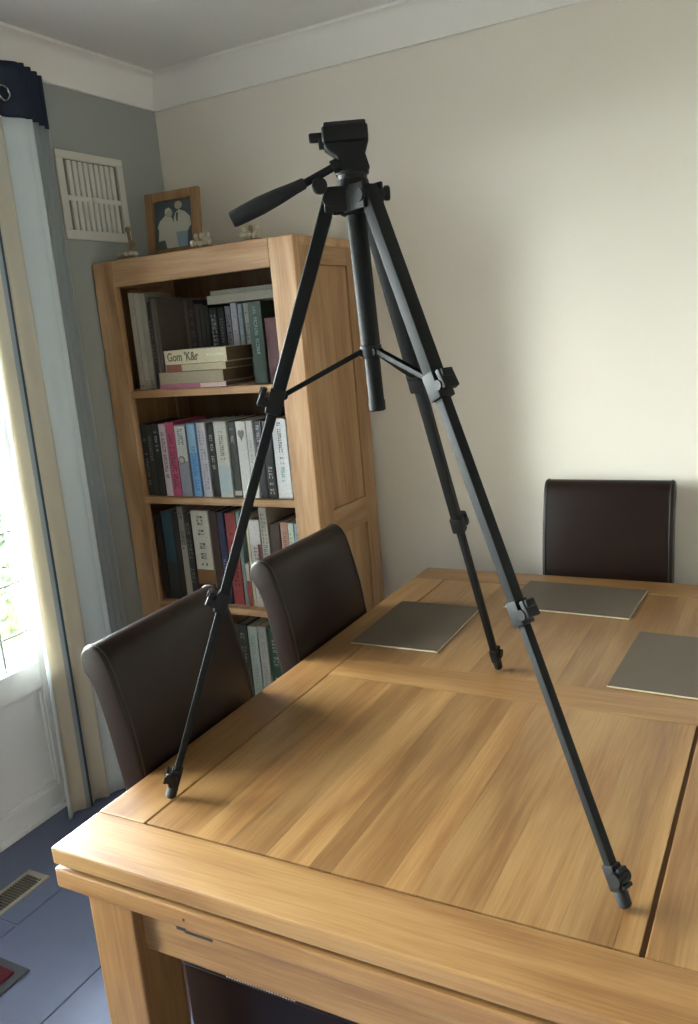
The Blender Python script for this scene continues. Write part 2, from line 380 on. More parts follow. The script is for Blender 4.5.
for u in (.60, .95):
    p = drape_pt(u, 2.46); bm = bm_()
    ring = [(p.x+.026, p.y+.022*math.cos(a), p.z+.022*math.sin(a)) for a in [2*PI*k/20 for k in range(21)]]
    tube(bm, ring, .004, 6); obj('eyelet', bm, M['steel'], cur, smooth=60)

# ================================================================== WALL VENT
v = thing('wall_vent', 'off-white slatted air vent high on the grey left wall', 'vent', (0, -.424, 2.047)); vw, vh = .172, .31
bm = bm_(); box(bm, (.0015, -vw+.004, .004), (.003, vw-.004, vh-.004)); obj('duct_backing', bm, M['vent_dark'], v)
bm = bm_(); bd = .034
for lo, hi in (((.002, -vw, 0), (.012, vw, bd)), ((.002, -vw, vh-bd+.006), (.012, vw, vh)), ((.002, -vw, bd), (.012, -vw+bd, vh-bd+.006)), ((.002, vw-bd, bd), (.012, vw, vh-bd+.006)), ((.002, -vw+bd, .138), (.011, vw-bd, .156))):
    box(bm, lo, hi, .002, 1)
obj('vent_frame', bm, M['vent'], v)
bm = bm_(); ball(bm, (.011, 0, .147), .018, 14, (.4, 1.2, .6)); obj('vent_slider', bm, M['vent'], v, smooth=60)
NS = 10; pit = (2*vw-2*bd)/NS
bm = bm_(); box(bm, (.002, -pit*.35, 0), (.010, pit*.35, .126), .001, 1); sl = bpy.data.meshes.new('slat'); bm.to_mesh(sl); bm.free(); sl.materials.append(M['vent'])
for z in (bd-.002, .152):
    for k in range(1, NS):
        o = bpy.data.objects.new('slat', sl); COL.objects.link(o); o.parent = v; o.location = (0, -vw+bd+k*pit, z)

# ================================================================== FLOOR THINGS
r = thing('floor_register', 'tan metal floor register with dark slats beside the french door', 'vent', (.237, -1.53, 0)); hx, hy = .048, .168
bm = bm_()
for lo, hi in (((-hx, -hy, .0), (-hx+.014, hy, .005)), ((hx-.014, -hy, .0), (hx, hy, .005)), ((-hx+.014, -hy, 0), (hx-.014, -hy+.022, .005)), ((-hx+.014, hy-.022, 0), (hx-.014, hy, .005))): box(bm, lo, hi, .0015, 1)
obj('register_frame', bm, M['register'], r)
bm = bm_(); box(bm, (-hx+.013, -hy+.02, .0003), (hx-.013, hy-.02, .001)); obj('duct_backing', bm, M['vent_dark'], r)
bm = bm_(); box(bm, (-hx+.0135, -.0022, .001), (hx-.0135, .0022, .0045)); rs = bpy.data.meshes.new('slat'); bm.to_mesh(rs); bm.free(); rs.materials.append(M['register_dark'])
for k in range(28):
    o = bpy.data.objects.new('slat', rs); COL.objects.link(o); o.parent = r; o.location = (0, -hy+.026+k*(2*hy-.052)/27, 0)
r = thing('door_mat', 'maroon door mat with a charcoal border lying on the blue tiles', 'mat', (.316, -2.16, 0))
bm = bm_(); box(bm, (-.24, -.476, .0), (.24, .476, .006), .003); obj('mat_border', bm, M['rug_edge'], r)
bm = bm_(); box(bm, (-.212, -.448, .004), (.212, .448, .014), .005); obj('mat_pile', bm, M['rug'], r)

# ================================================================== TABLE
TX, TY, TLn, TWd, TZ = 1.194, -.25, 1.788, 1.133, .77
tb = thing('dining_table', 'golden oak extending dining table with a double layered top', 'table', (TX, TY, 0))
def plank(x0, x1, v0, v1, z0, z1, grain, name='plank', lo=.9, hi=1.08, bev=.0012, parent=None, warm=0, m=None):
    c = ((x0+x1)/2, -(v0+v1)/2, (z0+z1)/2); bm = bm_()
    box(bm, (x0-c[0], -v1-c[1], z0-c[2]), (x1-c[0], -v0-c[1], z1-c[2]), bev, 2)
    return obj(name, bm, (m or OAK)[grain], parent or tb, loc=c, color=tone(lo, hi, warm))
zt0 = .736; IN_L, IN_R0, IN_R1 = .1155, 1.0125, 1.0205
V_F, V_M0, V_M1, V_B = 1.6645, .835, .953, .1242
# boards of the upper leaf
plank(0, TWd, V_F, TLn, zt0, TZ, 0, 'end_board', 1.0, 1.0, .0045)
plank(0, TWd, 0, V_B-.0, zt0, TZ, 0, 'end_board', .98, .98, .0045)
plank(0, IN_L, V_B, V_F, zt0, TZ, 1, 'side_board', .97, .97, .003)
plank(IN_R1, TWd, V_B, V_F, zt0, TZ, 1, 'side_board', .93, .93, .003)
plank(IN_L+.001, IN_R1-.001, V_M0, V_M1, zt0, TZ, 0, 'cross_board', 1.04, 1.04, .0012)
bm = bm_(); box(bm, (.03, -TLn+.03, zt0+.002), (TWd-.03, -.03, TZ-.006)); obj('groove_bed', bm, M['joint'], tb)
def panel(v0, v1, ws, tones):
    x = IN_L+.0035; tot = IN_R0-x; s = tot/sum(ws)
    for w, t in zip(ws, tones):
        plank(x+.0001, x+w*s-.0001, v0, v1, TZ-.006, TZ-.0006, 1, 'plank', t, t, .0003); x += w*s
panel(V_M1+.001, V_F-.003, [1.15, .75, .85, .9, .45, 1.0, .55, 1.1, 1.2, .8, .35], [.95, 1.06, .84, 1.04, .82, .9, 1.08, .86, .94, .84, 1.02])
panel(V_B+.003, V_M0-.001, [1.0, .7, 1.1, .8, 1.0, .6, 1.2, .9], [.92, .86, .93, .88, .95, .86, .9, .93])
# lower leaf
bm = bm_(); box(bm, (.03, -TLn+.02, .70), (TWd-.03, -.02, zt0+.001)); obj('leaf_core', bm, M['joint'], tb)
plank(0, TWd, TLn-.13, TLn, .687, .727, 0, 'lower_leaf_board', 1.0, 1.0, .005)
plank(0, TWd, 0, .13, .687, .727, 0, 'lower_leaf_board', .95, .95, .005)
plank(0, .12, .13, TLn-.13, .687, .727, 1, 'lower_leaf_board', .95, .95, .005)
plank(TWd-.12, TWd, .13, TLn-.13, .687, .727, 1, 'lower_leaf_board', .95, .95, .005)
bm = bm_(); box(bm, (.1, -TLn+.12, .689), (TWd-.1, -.12, .722)); obj('leaf_panel', bm, OAK[1], tb, color=(.9, .9, .9))
LX0, LX1, LV0, LV1, LW = .056, TWd-.056, .018, TLn-.018, .105
for x in (LX0, LX1-LW):
    for vv in (LV0, LV1-LW):
        c = (x+LW/2, -vv-LW/2, 0); bm = bm_(); box(bm, (-LW/2, -LW/2, 0), (LW/2, LW/2, .688), .004, 2)
        obj('leg', bm, OAK[2], tb, loc=c, color=tone(.95, 1.0))
AZ0, AZ1 = .575, .688
plank(LX0+LW-.002, LX1-LW+.002, LV1-.045, LV1-.023, AZ0, AZ1, 0, 'apron', .97, .97, .002)
plank(LX0+LW-.002, LX1-LW+.002, LV0+.023, LV0+.045, AZ0, AZ1, 0, 'apron', .95, .95, .002)
plank(LX0+.023, LX0+.045, LV0+LW-.002, LV1-LW+.002, AZ0, AZ1, 1, 'apron', .95, .95, .002)
plank(LX1-.045, LX1-.023, LV0+LW-.002, LV1-LW+.002, AZ0, AZ1, 1, 'apron', .95, .95, .002)
bm = bm_(); ya = -(LV1-.023)-.0006
box(bm, (.241, ya, .640), (.262, ya+.002, .648)); box(bm, (.259, ya, .637), (.320, ya+.002, .6425)); obj('slot_shade', bm, M['seam_and_hole_shade'], tb, 'dark patch painted as the shaded slot in the front apron')  # near-black boxes on the apron paint the shade inside a slot
bm = bm_(); cyl(bm, (.300, -TLn-.0006, .706), (.300, -TLn+.002, .706), .0028); obj('hole_shade', bm, M['seam_and_hole_shade'], tb, 'small dark disc painted as a shaded hole in the lower leaf edge')  # dark disc on the edge paints the shade inside a hole

# placemats
def placemat(x, y, wx, wy, rz, label):
    t = thing('placemat', label, 'placemat', (x, y, TZ+.0002), (0, 0, rz), 'taupe placemats on the table')
    bm = bm_(); box(bm, (-wx/2, -wy/2, 0), (wx/2, wy/2, .0038), .0008, 1); obj('board', bm, M['mat_edge'], t)
    bm = bm_(); box(bm, (-wx/2+.0006, -wy/2+.0006, .0036), (wx/2-.0006, wy/2-.0006, .0052), .0008, 1); obj('top_surface', bm, M['mat_top'], t)
placemat(1.398, -.811, .265, .363, .01, 'taupe placemat on the left edge of the table before the second chair')
placemat(1.783, -.476, .376, .262, -.04, 'taupe placemat at the far end of the table before the end chair')
placemat(2.135, -.895, .265, .366, -.04, 'taupe placemat on the right of the table cut off by the picture edge')

# ================================================================== CHAIRS (roll backed, brown leather)
BP = [(x+max(0, min(1, (z-.7)/.2))*.010, z) for x, z in [(.03, .44), (.014, .55), (-.010, .65), (-.028, .76), (-.046, .86), (-.068, .945), (-.080, .99), (-.094, 1.025), (-.114, 1.044), (-.138, 1.045), (-.156, 1.03), (-.162, 1.008), (-.155, .985), (-.140, .962), (-.128, .925), (-.110, .85), (-.086, .74), (-.064, .62), (-.052, .52), (-.048, .44)]]
def smooth_poly(P, n=3):
    out = []
    for i in range(len(P)-1):
        p0, p1, p2, p3 = P[max(i-1, 0)], P[i], P[i+1], P[min(i+2, len(P)-1)]
        for k in range(n):
            t = k/n
            out.append(tuple(.5*((2*b)+(-a+c)*t+(2*a-5*b+4*c-d)*t*t+(-a+3*b-3*c+d)*t**3) for a, b, c, d in zip(p0, p1, p2, p3)))
    return out+[P[-1]]
def chair(label, loc, rz, lift=0):
    """seat faces local +X, back front face at local x=0"""
    t = thing('dining_chair', label, 'chair', loc, (0, 0, rz), 'roll backed leather dining chairs'); hw = .215
    P = smooth_poly([(x, z+max(0, min(1, (z-.7)/.25))*lift) for x, z in BP])
    bm = bm_(); prism(bm, P, 1, -hw, hw, .006); obj('backrest', bm, M['leather'], t, smooth=40)
    for s in (-1, 1):     # piped seam around each rolled side
        bm = bm_(); cx = [(x*.985+(-.004), z) for x, z in P]
        pts = [(x, s*(hw-.010), z) for x, z in P[:34]]
        # seam sits 1 mm proud of the leather
        off = []
        for i, (x, y, z) in enumerate(pts):
            a = Vector(pts[max(i-1, 0)]); b = Vector(pts[min(i+1, len(pts)-1)]); d = (b-a).normalized(); n = Vector((d.z, 0, -d.x)); off.append(Vector((x, y, z))+n*.0005)
        tube(bm, off, .0022, 6); obj('piping', bm, M['seam_and_hole_shade'], t, smooth=60)
    bm = bm_(); box(bm, (-.045, -hw, .40), (.41, hw, .485), .022, 4); obj('seat', bm, M['leather'], t, smooth=40)
    for x, dx in ((.375, 0), (-.02, -.05)):
        for s in (-1, 1):
            bm = bm_(); y = s*(hw-.03)
            Mx, l = frame_from((x, y, .41), (x+dx, y, 0)); box(bm, (-.02, -.02, 0), (.02, .02, l), .003, 2, Mx)
            bmesh.ops.scale(bm, vec=(1, 1, 1), verts=bm.verts); 
            obj('leg', bm, SOAK[2], t, color=(.55, .5, .48))
    return t
chair('brown leather roll-backed chair nearest the striped curtain', (1.202, -1.560, 0), math.radians(1))
chair('brown leather roll-backed chair standing before the bookcase', (1.206, -.932, 0), math.radians(0))
chair('brown leather roll-backed chair at the far end of the table against the cream wall', (1.807, -.185, 0), math.radians(-90), .018)
st = thing('stitched_leather_block', 'unidentified upright dark brown leather case with pale stitching under the near end of the table', 'case', (1.594, -1.825, 0))  # made-up shape in place of stitched leather of unknown kind
bm = bm_(); box(bm, (-.285, -.045, .004), (.285, .040, .43), .010, 3); obj('block_body', bm, M['leather'], st, smooth=40)
bm = bm_(); box(bm, (-.288, -.049, .422), (.288, .044, .462), .012, 3); obj('block_top', bm, M['leather'], st, smooth=40)
bm = bm_()
for k in range(26): box(bm, (-.17+k*.0062, -.0502, .434), (-.1662+k*.0062, -.0485, .4365))
o = obj('stitching', bm, M['stitch'], st); o['kind'] = 'stuff'
bm = bm_(); 
for sx in (-1, 1): cyl(bm, (sx*.24, 0, 0), (sx*.24, 0, .008), .018)
obj('glides', bm, M['rubber'], st)

# ================================================================== TRIPOD
HX, HY = 1.694, -1.588
tp = thing('tripod', 'black camera tripod standing with spread legs on the oak table', 'tripod', (HX, HY, TZ))
def lp(x, y, z): return Vector((x-HX, y-HY, z-TZ))
e = Vector((.8743, .4856, 0)); dv = Vector((-.4856, .8743, 0))       # across and along the head
def hd(s, d, z): return e*s + dv*d + Vector((0, 0, z-TZ))
# centre column
bm = bm_(); lathe(bm, [(0, .0155), (.002, .0172), (.235, .0172), (.24, .0165)], lp(1.7015, -1.584, 1.615), lp(1.694, -1.588, 1.87)); col = obj('centre_column', bm, M['tube'], tp, smooth=40)
bm = bm_(); lathe(bm, [(0, .0125), (.002, .0150), (.018, .0152), (.020, .0140), (.125, .0140)], lp(1.7045, -1.5825, 1.498), lp(1.7012, -1.584, 1.618)); obj('column_end', bm, M['tube'], col, smooth=40)
bm = bm_(); lathe(bm, [(0, .017), (.001, .0195), (.021, .0195), (.022, .018)], lp(1.7015, -1.584, 1.594), lp(1.701, -1.584, 1.616)); colr = obj('brace_collar', bm, M['black'], tp, smooth=40)
# shoulder hub
feet = [Vector((1.302, -1.83, .77)), Vector((1.723, -1.044, .77)), Vector((2.176, -1.828, .77))]
dirs = []
for f in feet:
    a = Vector((f.x-HX, f.y-HY, 0)).normalized(); dirs.append(a)
bm = bm_(); lathe(bm, [(0, .022), (.003, .027), (.045, .029), (.058, .026), (.06, .022)], lp(HX, HY, 1.838), lp(HX, HY, 1.898))
for a in dirs:
    tn = Vector((-a.y, a.x, 0))
    for s in (-1, 1):
        c = Vector((0, 0, 1.864-TZ)) + tn*s*.0190
        bar(bm, c+a*.012, c+a*.054, .042, .007, (0, 0, 1), .003)
    cyl(bm, Vector((0, 0, 1.864-TZ))+a*.045-tn*.025, Vector((0, 0, 1.864-TZ))+a*.045+tn*.025, .011, n=14)
hub = obj('shoulder', bm, M['black'], tp, smooth=35)
# knob on the right of the shoulder
bm = bm_(); k0 = hd(.036, -.012, 1.868); cyl(bm, k0, k0+e*.016, .008); lathe(bm, [(0, .010), (.002, .0125), (.009, .0125), (.011, .010)], k0+e*.014, k0+e*.025, 14); obj('column_lock_knob', bm, M['black'], hub, smooth=35)
# legs
TCL = [(.295, .305), (.615, .61), (.955, .955)]
for i, (f, a) in enumerate(zip(feet, dirs)):
    tn = Vector((-a.y, a.x, 0)); T = Vector((0, 0, 1.862-TZ))+a*.045; F = Vector((f.x-HX, f.y-HY, .0)); d = (F-T).normalized(); Ln = (F-T).length
    n = (a-d*a.dot(d)).normalized()                                  # outward face of the leg
    P = lambda t: T+(F-T)*t
    t1, t2 = ((.303, .637), (.300, .607), (.290, .612))[i]
    bm = bm_(); bar(bm, T-d*.018, P(t1), .025, .030, n, .006)
    cyl(bm, T-tn*.016, T+tn*.016, .0125, n=18)
    leg = obj('leg', bm, M['tube'], tp, smooth=35)
    bm = bm_(); bar(bm, P(t1-.02), P(t2), .018, .0215, n, .003); obj('middle_tube', bm, M['tube'], leg, smooth=35)
    bm = bm_(); bar(bm, P(t2-.02), P(.965), .0135, .0165, n, .0025); obj('lower_tube', bm, M['tube'], leg, smooth=35)
    for t, w, h, l in ((t1, .028, .034, .046), (t2, .024, .028, .040)):
        bm = bm_(); c = P(t); bar(bm, c-d*l/2, c+d*l/2, w, h, n, .003)
        for s in (1,):   # flip lever and its hinge barrel on the outward face
            b0 = c+n*(w/2+.004)
            cyl(bm, b0-tn*h*.55+d*l*.1, b0+tn*h*.55+d*l*.1, .0085, n=14)
            bar(bm, b0+n*.006-d*l*.42, b0+n*.010+d*l*.30, .009, h*.95, n, .003)
            bar(bm, b0+n*.012-d*l*.40, b0+n*.012-d*l*.10, .006, h*.7, n, .002)
        obj('leg_clamp', bm, M['black'], leg, smooth=35)
    bm = bm_(); c = P(.958); bar(bm, c-d*.020, c+d*.020, .021, .021, n, .003)
    cyl(bm, c-tn*.014+n*.008, c+tn*.014+n*.008, .0115, n=16)
    for q in (-.012, .004, .012): bar(bm, c+n*.018+d*q-d*.003, c+n*.018+d*q+d*.003, .006, .018, n, .001)
    obj('foot_joint', bm, M['black'], leg, smooth=35)
    bm = bm_(); lathe(bm, [(0, .0075), (.003, .0105), (.02, .0112), (.026, .0095)], F+Vector((0, 0, .0005))+d*-.0045, P(.978-.012), 14); obj('rubber_foot', bm, M['rubber'], leg, smooth=40)
    # brace from the collar to the leg
    c0 = Vector(lp(1.7012, -1.584, 1.604))+a*.018; c1 = P(t1-.012)-n*.012
    bm = bm_()
    bar(bm, c0, c1, .006, .013, (0, 0, 1), .0015)
    bar(bm, c0+tn*.0055+Vector((0, 0, .003)), c1+tn*.0055+Vector((0, 0, .003)), .006, .002, (0, 0, 1), .0005); bar(bm, c0-tn*.0055+Vector((0, 0, .003)), c1-tn*.0055+Vector((0, 0, .003)), .006, .002, (0, 0, 1), .0005)
    cyl(bm, c0-tn*.010, c0+tn*.010, .006, n=12); cyl(bm, c1-tn*.012, c1+tn*.012, .007, n=12)
    obj('brace', bm, M['tube'], tp, smooth=35)
# pan head
HM = Matrix.Translation((0, 0, -.003)) @ Matrix((e, dv, Vector((0, 0, 1)))).transposed().to_4x4()
bm = bm_(); cyl(bm, hd(0, 0, 1.892), hd(0, 0, 1.906), .024, .026, n=28); cyl(bm, hd(0, 0, 1.904), hd(0, 0, 1.909), .0285, n=28); neck = obj('pan_base', bm, M['black'], tp, smooth=35)
bm = bm_()
z_ = lambda z: z-TZ
prism(bm, [(-.020, z_(1.906)), (.024, z_(1.906)), (.030, z_(1.915)), (.024, z_(1.938)), (.031, z_(1.958)), (.031, z_(1.966)), (-.047, z_(1.966)), (-.044, z_(1.950)), (-.034, z_(1.942)), (-.024, z_(1.934)), (-.023, z_(1.92))], 1, -.019, .019, .004, HM)
head = obj('tilt_head', bm, M['black'], tp, smooth=35)
bm = bm_(); box(bm, (-.047, -.026, z_(1.957)), (.031, .026, z_(1.984)), .006, 3, HM); obj('head_platform', bm, M['black'], head, smooth=35)
bm = bm_(); box(bm, (-.043, -.023, z_(1.982)), (.028, .023, z_(1.990)), .004, 3, HM)
for q in (-.012, 0, .012): box(bm, (-.036, q-.003, z_(1.989)), (.022, q+.003, z_(1.9912)), .0008, 1, HM)
obj('quick_release_plate', bm, M['rubber'], head, smooth=35)
bm = bm_(); box(bm, (-.069, -.012, z_(1.964)), (-.044, .010, z_(1.977)), .003, 2, HM); box(bm, (-.054, -.016, z_(1.953)), (-.040, .012, z_(1.966)), .003, 2, HM); obj('release_lever', bm, M['black'], head, smooth=35)
bm = bm_(); box(bm, (-.016, .018, z_(1.914)), (.026, .030, z_(1.955)), .005, 2, HM); obj('side_cover', bm, M['black'], head, smooth=35)
b0 = hd(-.018, -.014, 1.922); b1 = hd(-.082, -.014, 1.895)
bm = bm_(); cyl(bm, hd(-.022, -.014, 1.921), hd(-.034, -.014, 1.916), .011, n=18); obj('handle_socket', bm, M['black'], head, smooth=35)
bm = bm_(); tube(bm, [b0, b0.lerp(b1, .5), b1, hd(-.10, -.014, 1.888)], .0066, 14); ph = obj('pan_handle', bm, M['tube'], tp, smooth=40)
h0, h1 = hd(-.082, -.014, 1.8955), hd(-.213, -.014, 1.846); lh = (h1-h0).length
bm = bm_(); lathe(bm, [(0, .0075), (.003, .0095), (.02, .0105), (.05, .0135), (.085, .0155), (.115, .0150), (lh-.004, .0140), (lh, .0125)], h0, h1, 22)
for k in range(9):
    t = .04+k*.009; ang = 0
    c = h0+(h1-h0)*(t/lh)
obj('grip', bm, M['rubber'], ph, smooth=30)
kn = hd(-.058, -.028, 1.886)
bm = bm_(); cyl(bm, kn+dv*.004, kn+dv*.018, .005, n=12); lathe(bm, [(0, .0105), (.002, .0135), (.012, .0135), (.014, .0115)], kn+dv*.004, kn-dv*.012, 16); obj('tilt_lock_knob', bm, M['black'], ph, smooth=35)

# ================================================================== BOOKCASE
BX0, BX1, BF, BB, BZ = .006, .901, -.493, -.04, 1.961
bc = thing('bookcase', 'tall open oak bookcase filled with books in the room corner', 'bookcase', ((BX0+BX1)/2, (BF+BB)/2, 0))
bcx, bcy = (BX0+BX1)/2, (BF+BB)/2
def bp(name, lo, hi, grain, bev=.003, t=1.0, parent=None, label=None):
    c = [(a+b)/2 for a, b in zip(lo, hi)]; bm = bm_(); box(bm, [a-b for a, b in zip(lo, c)], [a-b for a, b in zip(hi, c)], bev, 2)
    o = obj(name, bm, SOAK[grain], bc, label, loc=(c[0]-bcx, c[1]-bcy, c[2]), color=(t, t, t)); return o
SI0, SI1 = .107, .801          # inner edges of the front stiles
RT = 1.867
bp('front_stile', (BX0, BF, 0), (SI0, BF+.03, BZ), 2, .006, .96); bp('front_stile', (SI1, BF, 0), (BX1, BF+.03, BZ), 2, .006, 1.02)
bp('top_rail', (SI0+.0005, BF+.0015, RT), (SI1-.0005, BF+.03, BZ), 0, .003, 1.0)
bp('top_panel', (BX0+.002, BF+.0302, BZ-.03), (BX1-.001, BB, BZ-.001), 0, .003, .95)
bp('plinth_rail', (SI0, BF+.002, 0), (SI1, BF+.03, .13), 0, .003, .95)
bp('back_panel', (BX0+.02, BB-.012, .05), (BX1-.02, BB-.002, BZ-.03), 2, 0, .38)  # low tone puts the shade of the shelf interior into the wood
for x0, x1 in ((BX0, BX0+.022), (BX1-.022, BX1)):  # side tones lowered: the shade on the sides is put into their colour
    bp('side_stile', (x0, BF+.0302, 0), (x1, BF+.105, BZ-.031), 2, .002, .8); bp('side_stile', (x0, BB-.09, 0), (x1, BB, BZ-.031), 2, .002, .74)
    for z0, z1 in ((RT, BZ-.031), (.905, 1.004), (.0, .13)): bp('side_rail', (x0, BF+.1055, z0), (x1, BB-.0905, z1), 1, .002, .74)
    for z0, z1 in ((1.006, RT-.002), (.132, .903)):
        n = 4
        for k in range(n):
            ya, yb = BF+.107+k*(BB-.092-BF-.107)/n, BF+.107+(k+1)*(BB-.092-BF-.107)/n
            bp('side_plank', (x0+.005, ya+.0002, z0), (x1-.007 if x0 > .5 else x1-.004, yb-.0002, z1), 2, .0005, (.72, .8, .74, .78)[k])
SH = [1.4775, 1.064, .633, .215]
for z in SH: bp('shelf', (BX0+.022, BF+.003 if z > .3 else BF+.03, z-.027), (BX1-.022, BB-.013, z), 0, .003, 1.03)

# ------------------------------------------------------------------ books
def glyphs(bm, x0, x1, z0, z1, y, n, seed, mi=0, fill=.8, horizontal=False):
    """a column of n small letter-like marks on a spine facing -Y (too small in the photo to be read)"""
    R = random.Random(seed); h = (z1-z0)/n
    for k in range(n):
        if R.random() > fill: continue
        za, zb = z0+h*(k+.16), z0+h*(k+.80); w = x1-x0
        kind = R.randrange(4)
        segs = [((0, 0), (.22, 1)), ((.78, 0), (1, 1))] if kind == 0 else [((0, 0), (1, .25)), ((0, .75), (1, 1)), ((.1, 0), (.32, 1))] if kind == 1 else [((0, .38), (1, .66)), ((.0, 0), (.25, 1))] if kind == 2 else [((0, 0), (1, .28)), ((.7, 0), (1, 1)), ((0, .7), (1, .98))]
        for (a, b), (c, d) in segs:
            box(bm, (x0+w*a, y, za+(zb-za)*b), (x0+w*c, y+.0008, za+(zb-za)*d))
def book(label, x0, x1, yf, z, h, depth, col, group, marks=(), flat=False, pages=True, rough=.5, tilt=0, lean=0, bands=()):
    """upright: spine faces -Y. flat: lies on its side, spine still facing -Y, x0..x1 is its height along X and h its thickness"""
    if flat:
        th, H = h, x1-x0; t = thing('book', label, 'book', (x0, yf, z+th/2), (0, PI/2, tilt), group)
    else:
        th, H = x1-x0, h; t = thing('book', label, 'book', ((x0+x1)/2, yf, z), (0, lean, tilt), group)
    th -= .0008; b = min(.0022, th*.15); a = th/2
    bm = bm_(); box(bm, (-a, 0, 0), (a, .003, H), .0012, 1); box(bm, (-a, .001, 0), (-a+b, depth, H)); box(bm, (a-b, .001, 0), (a, depth, H))
    obj('cover', bm, cm(col, rough), t)
    bm = bm_(); box(bm, (-a+b, .003, .003), (a-b, depth-.004, H-.003)); obj('page_block', bm, M['pages'] if pages is True else pages, t)
    for j, (z0f, z1f, c) in enumerate(bands):     # coloured printed bands of the spine
        bm = bm_(); box(bm, (-a+.0002, -.0003, H*z0f), (a-.0002, .0012, H*z1f)); obj('spine_band', bm, cm(c, rough), t)
    for j, (c, z0f, z1f, n, wf) in enumerate(marks):
        bm = bm_(); glyphs(bm, -a*wf*.8, a*wf*.8, H*z0f, H*z1f, -.0009, int(n*1.9), hash_(label)+j)
        if len(bm.verts): obj('spine_lettering', bm, cm(c), t)['kind'] = 'stuff'
        else: bm.free()
    return t
def hash_(s): return sum((i+1)*ord(c) for i, c in enumerate(s)) % 99991
G1, G2, G3, G4 = 'books on the top shelf', 'books on the second shelf', 'books on the third shelf', 'books on the lower shelf'
z1, z2, z3, z4 = [z+.0006 for z in SH]
Y2 = -.470
row2 = [  # x0, x1, height, colour, marks, bands, label
 (.108, .137, .283, '#2a2a2c', [('#9a9a94', .15, .8, 9, .45)], [], 'black book at the left end of the second shelf'),
 (.139, .166, .279, '#35352f', [('#8c8c80', .5, .85, 5, .5)], [], 'dark olive book second from the left on the second shelf'),
 (.168, .198, .284, '#2b2d2e', [('#cfcfc8', .62, .9, 5, .4)], [], 'dark grey book with white title beside the white and black barred book'),
 (.200, .234, .282, '#cdbcc0', [('#3a2e30', .25, .92, 13, .55)], [], 'pale pinkish book with a column of black bars on the second shelf'),
 (.236, .278, .288, '#b84e6c', [('#5e1c34', .1, .85, 12, .6)], [], 'crimson pink book on the second shelf'),
 (.280, .330, .277, '#8e8f98', [('#55555a', .72, .95, 5, .6)], [(.5, .98, '#c9c8c2')], 'grey and white book with a round emblem right of the pink book'),
 (.338, .376, .281, '#6f9dcb', [('#3f6ea6', .08, .7, 8, .6)], [(.6, .98, '#8fb4cf')], 'sky blue book on the second shelf'),
 (.384, .424, .283, '#c3c1c9', [('#98969e', .1, .9, 11, .7)], [], 'pale lilac grey book right of the sky blue book'),
 (.430, .462, .280, '#2b2b29', [('#d6d1c2', .38, .85, 8, .45)], [], 'black book with white title between two pale books'),
 (.466, .524, .286, '#c8c7bd', [('#5b5a55', .5, .88, 8, .35)], [(.06, .42, '#b4c4c8')], 'wide cream grey book in the middle of the second shelf'),
 (.528, .562, .283, '#33342f', [('#c9c5b8', .7, .92, 5, .45)], [(.03, .09, '#c6c2b6')], 'charcoal book right of the wide cream grey book'),
 (.566, .610, .284, '#dcdad5', [], [], 'white book with a grey heart mark on the second shelf'),
 (.612, .640, .286, '#d2d0ce', [('#aaa7a4', .3, .8, 7, .4)], [], 'plain pale book right of the white heart book'),
 (.644, .676, .284, '#34343a', [('#cfcac2', .6, .95, 6, .5)], [], 'dark slate book with white title behind the tripod leg'),
 (.680, .716, .283, '#2f2f31', [('#b6b4ae', .05, .42, 5, .6)], [], 'black book with grey badge left of the white book by the right stile'),
 (.722, .782, .290, '#e4e4e6', [('#4c5560', .5, .96, 9, .3), ('#5fb0ab', .16, .46, 6, .3)], [], 'white book with black and teal lettering at the right end of the second shelf'),
]
for x0, x1, h, c, mk, bd_, lab in row2: book(lab, x0, x1, Y2+random.uniform(0, .006), z2, h, .20, c, G2, mk, bands=bd_)
def on_book(lab, fn, m, name):
    o = [o for o in bpy.data.objects if o.get('label') == lab][0]; bm = bm_(); fn(bm); return obj(name, bm, m, o, smooth=40)
on_book('grey and white book with a round emblem right of the pink book', lambda b: (cyl(b, (-.006, -.0014, .142), (-.006, .0005, .142), .016, n=20)), cm('#7b7a76'), 'round_emblem')
on_book('grey and white book with a round emblem right of the pink book', lambda b: (cyl(b, (-.006, -.0020, .142), (-.006, .0005, .142), .010, n=20)), cm('#b9b6ae'), 'emblem_centre')
def heart(b):
    pts = []
    for k in range(24):
        a = 2*PI*k/24; pts.append((.0009*16*math.sin(a)**3*.95, .236+.0009*(13*math.cos(a)-5*math.cos(2*a)-2*math.cos(3*a)-math.cos(4*a))*1.6))
    prism(b, pts, 1, -.0011, .0005)
on_book('white book with a grey heart mark on the second shelf', heart, cm('#77756f'), 'heart_mark')
Y1 = -.440
row1 = [
 (.112, .1385, .366, '#a9a392', [('#5a5648', .03, .1, 2, .6)], 'tall cream grey book at the left end of the top shelf'),
 (.139, .165, .362, '#b3ad9b', [('#5a5648', .03, .1, 2, .6)], 'tall cream grey book second on the top shelf'),
 (.166, .194, .358, '#9d9886', [('#5a5648', .03, .1, 2, .6)], 'tall cream grey book third on the top shelf beside a dark gap'),
 (.1975, .2165, .325, '#34312f', [('#6f6a62', .3, .8, 6, .6)], 'dark mottled book between the cream books and the taupe magazines'),
]
xs = .2180; tl = ['first', 'second', 'third', 'fourth', 'fifth', 'sixth', 'seventh']
for k in range(7):
    w = (.014, .013, .026, .022, .024, .022, .026)[k]; xs = .2475 if k == 2 else xs
    row1.append((xs, xs+w, .340-.004*k+(.003 if k % 2 else 0), ('#6a6055', '#5c5349', '#7c7265', '#8d8272', '#837868', '#93887a', '#7a6f62')[k], [], tl[k]+' from the left of seven slim taupe magazines on the top shelf')); xs += w+.0015
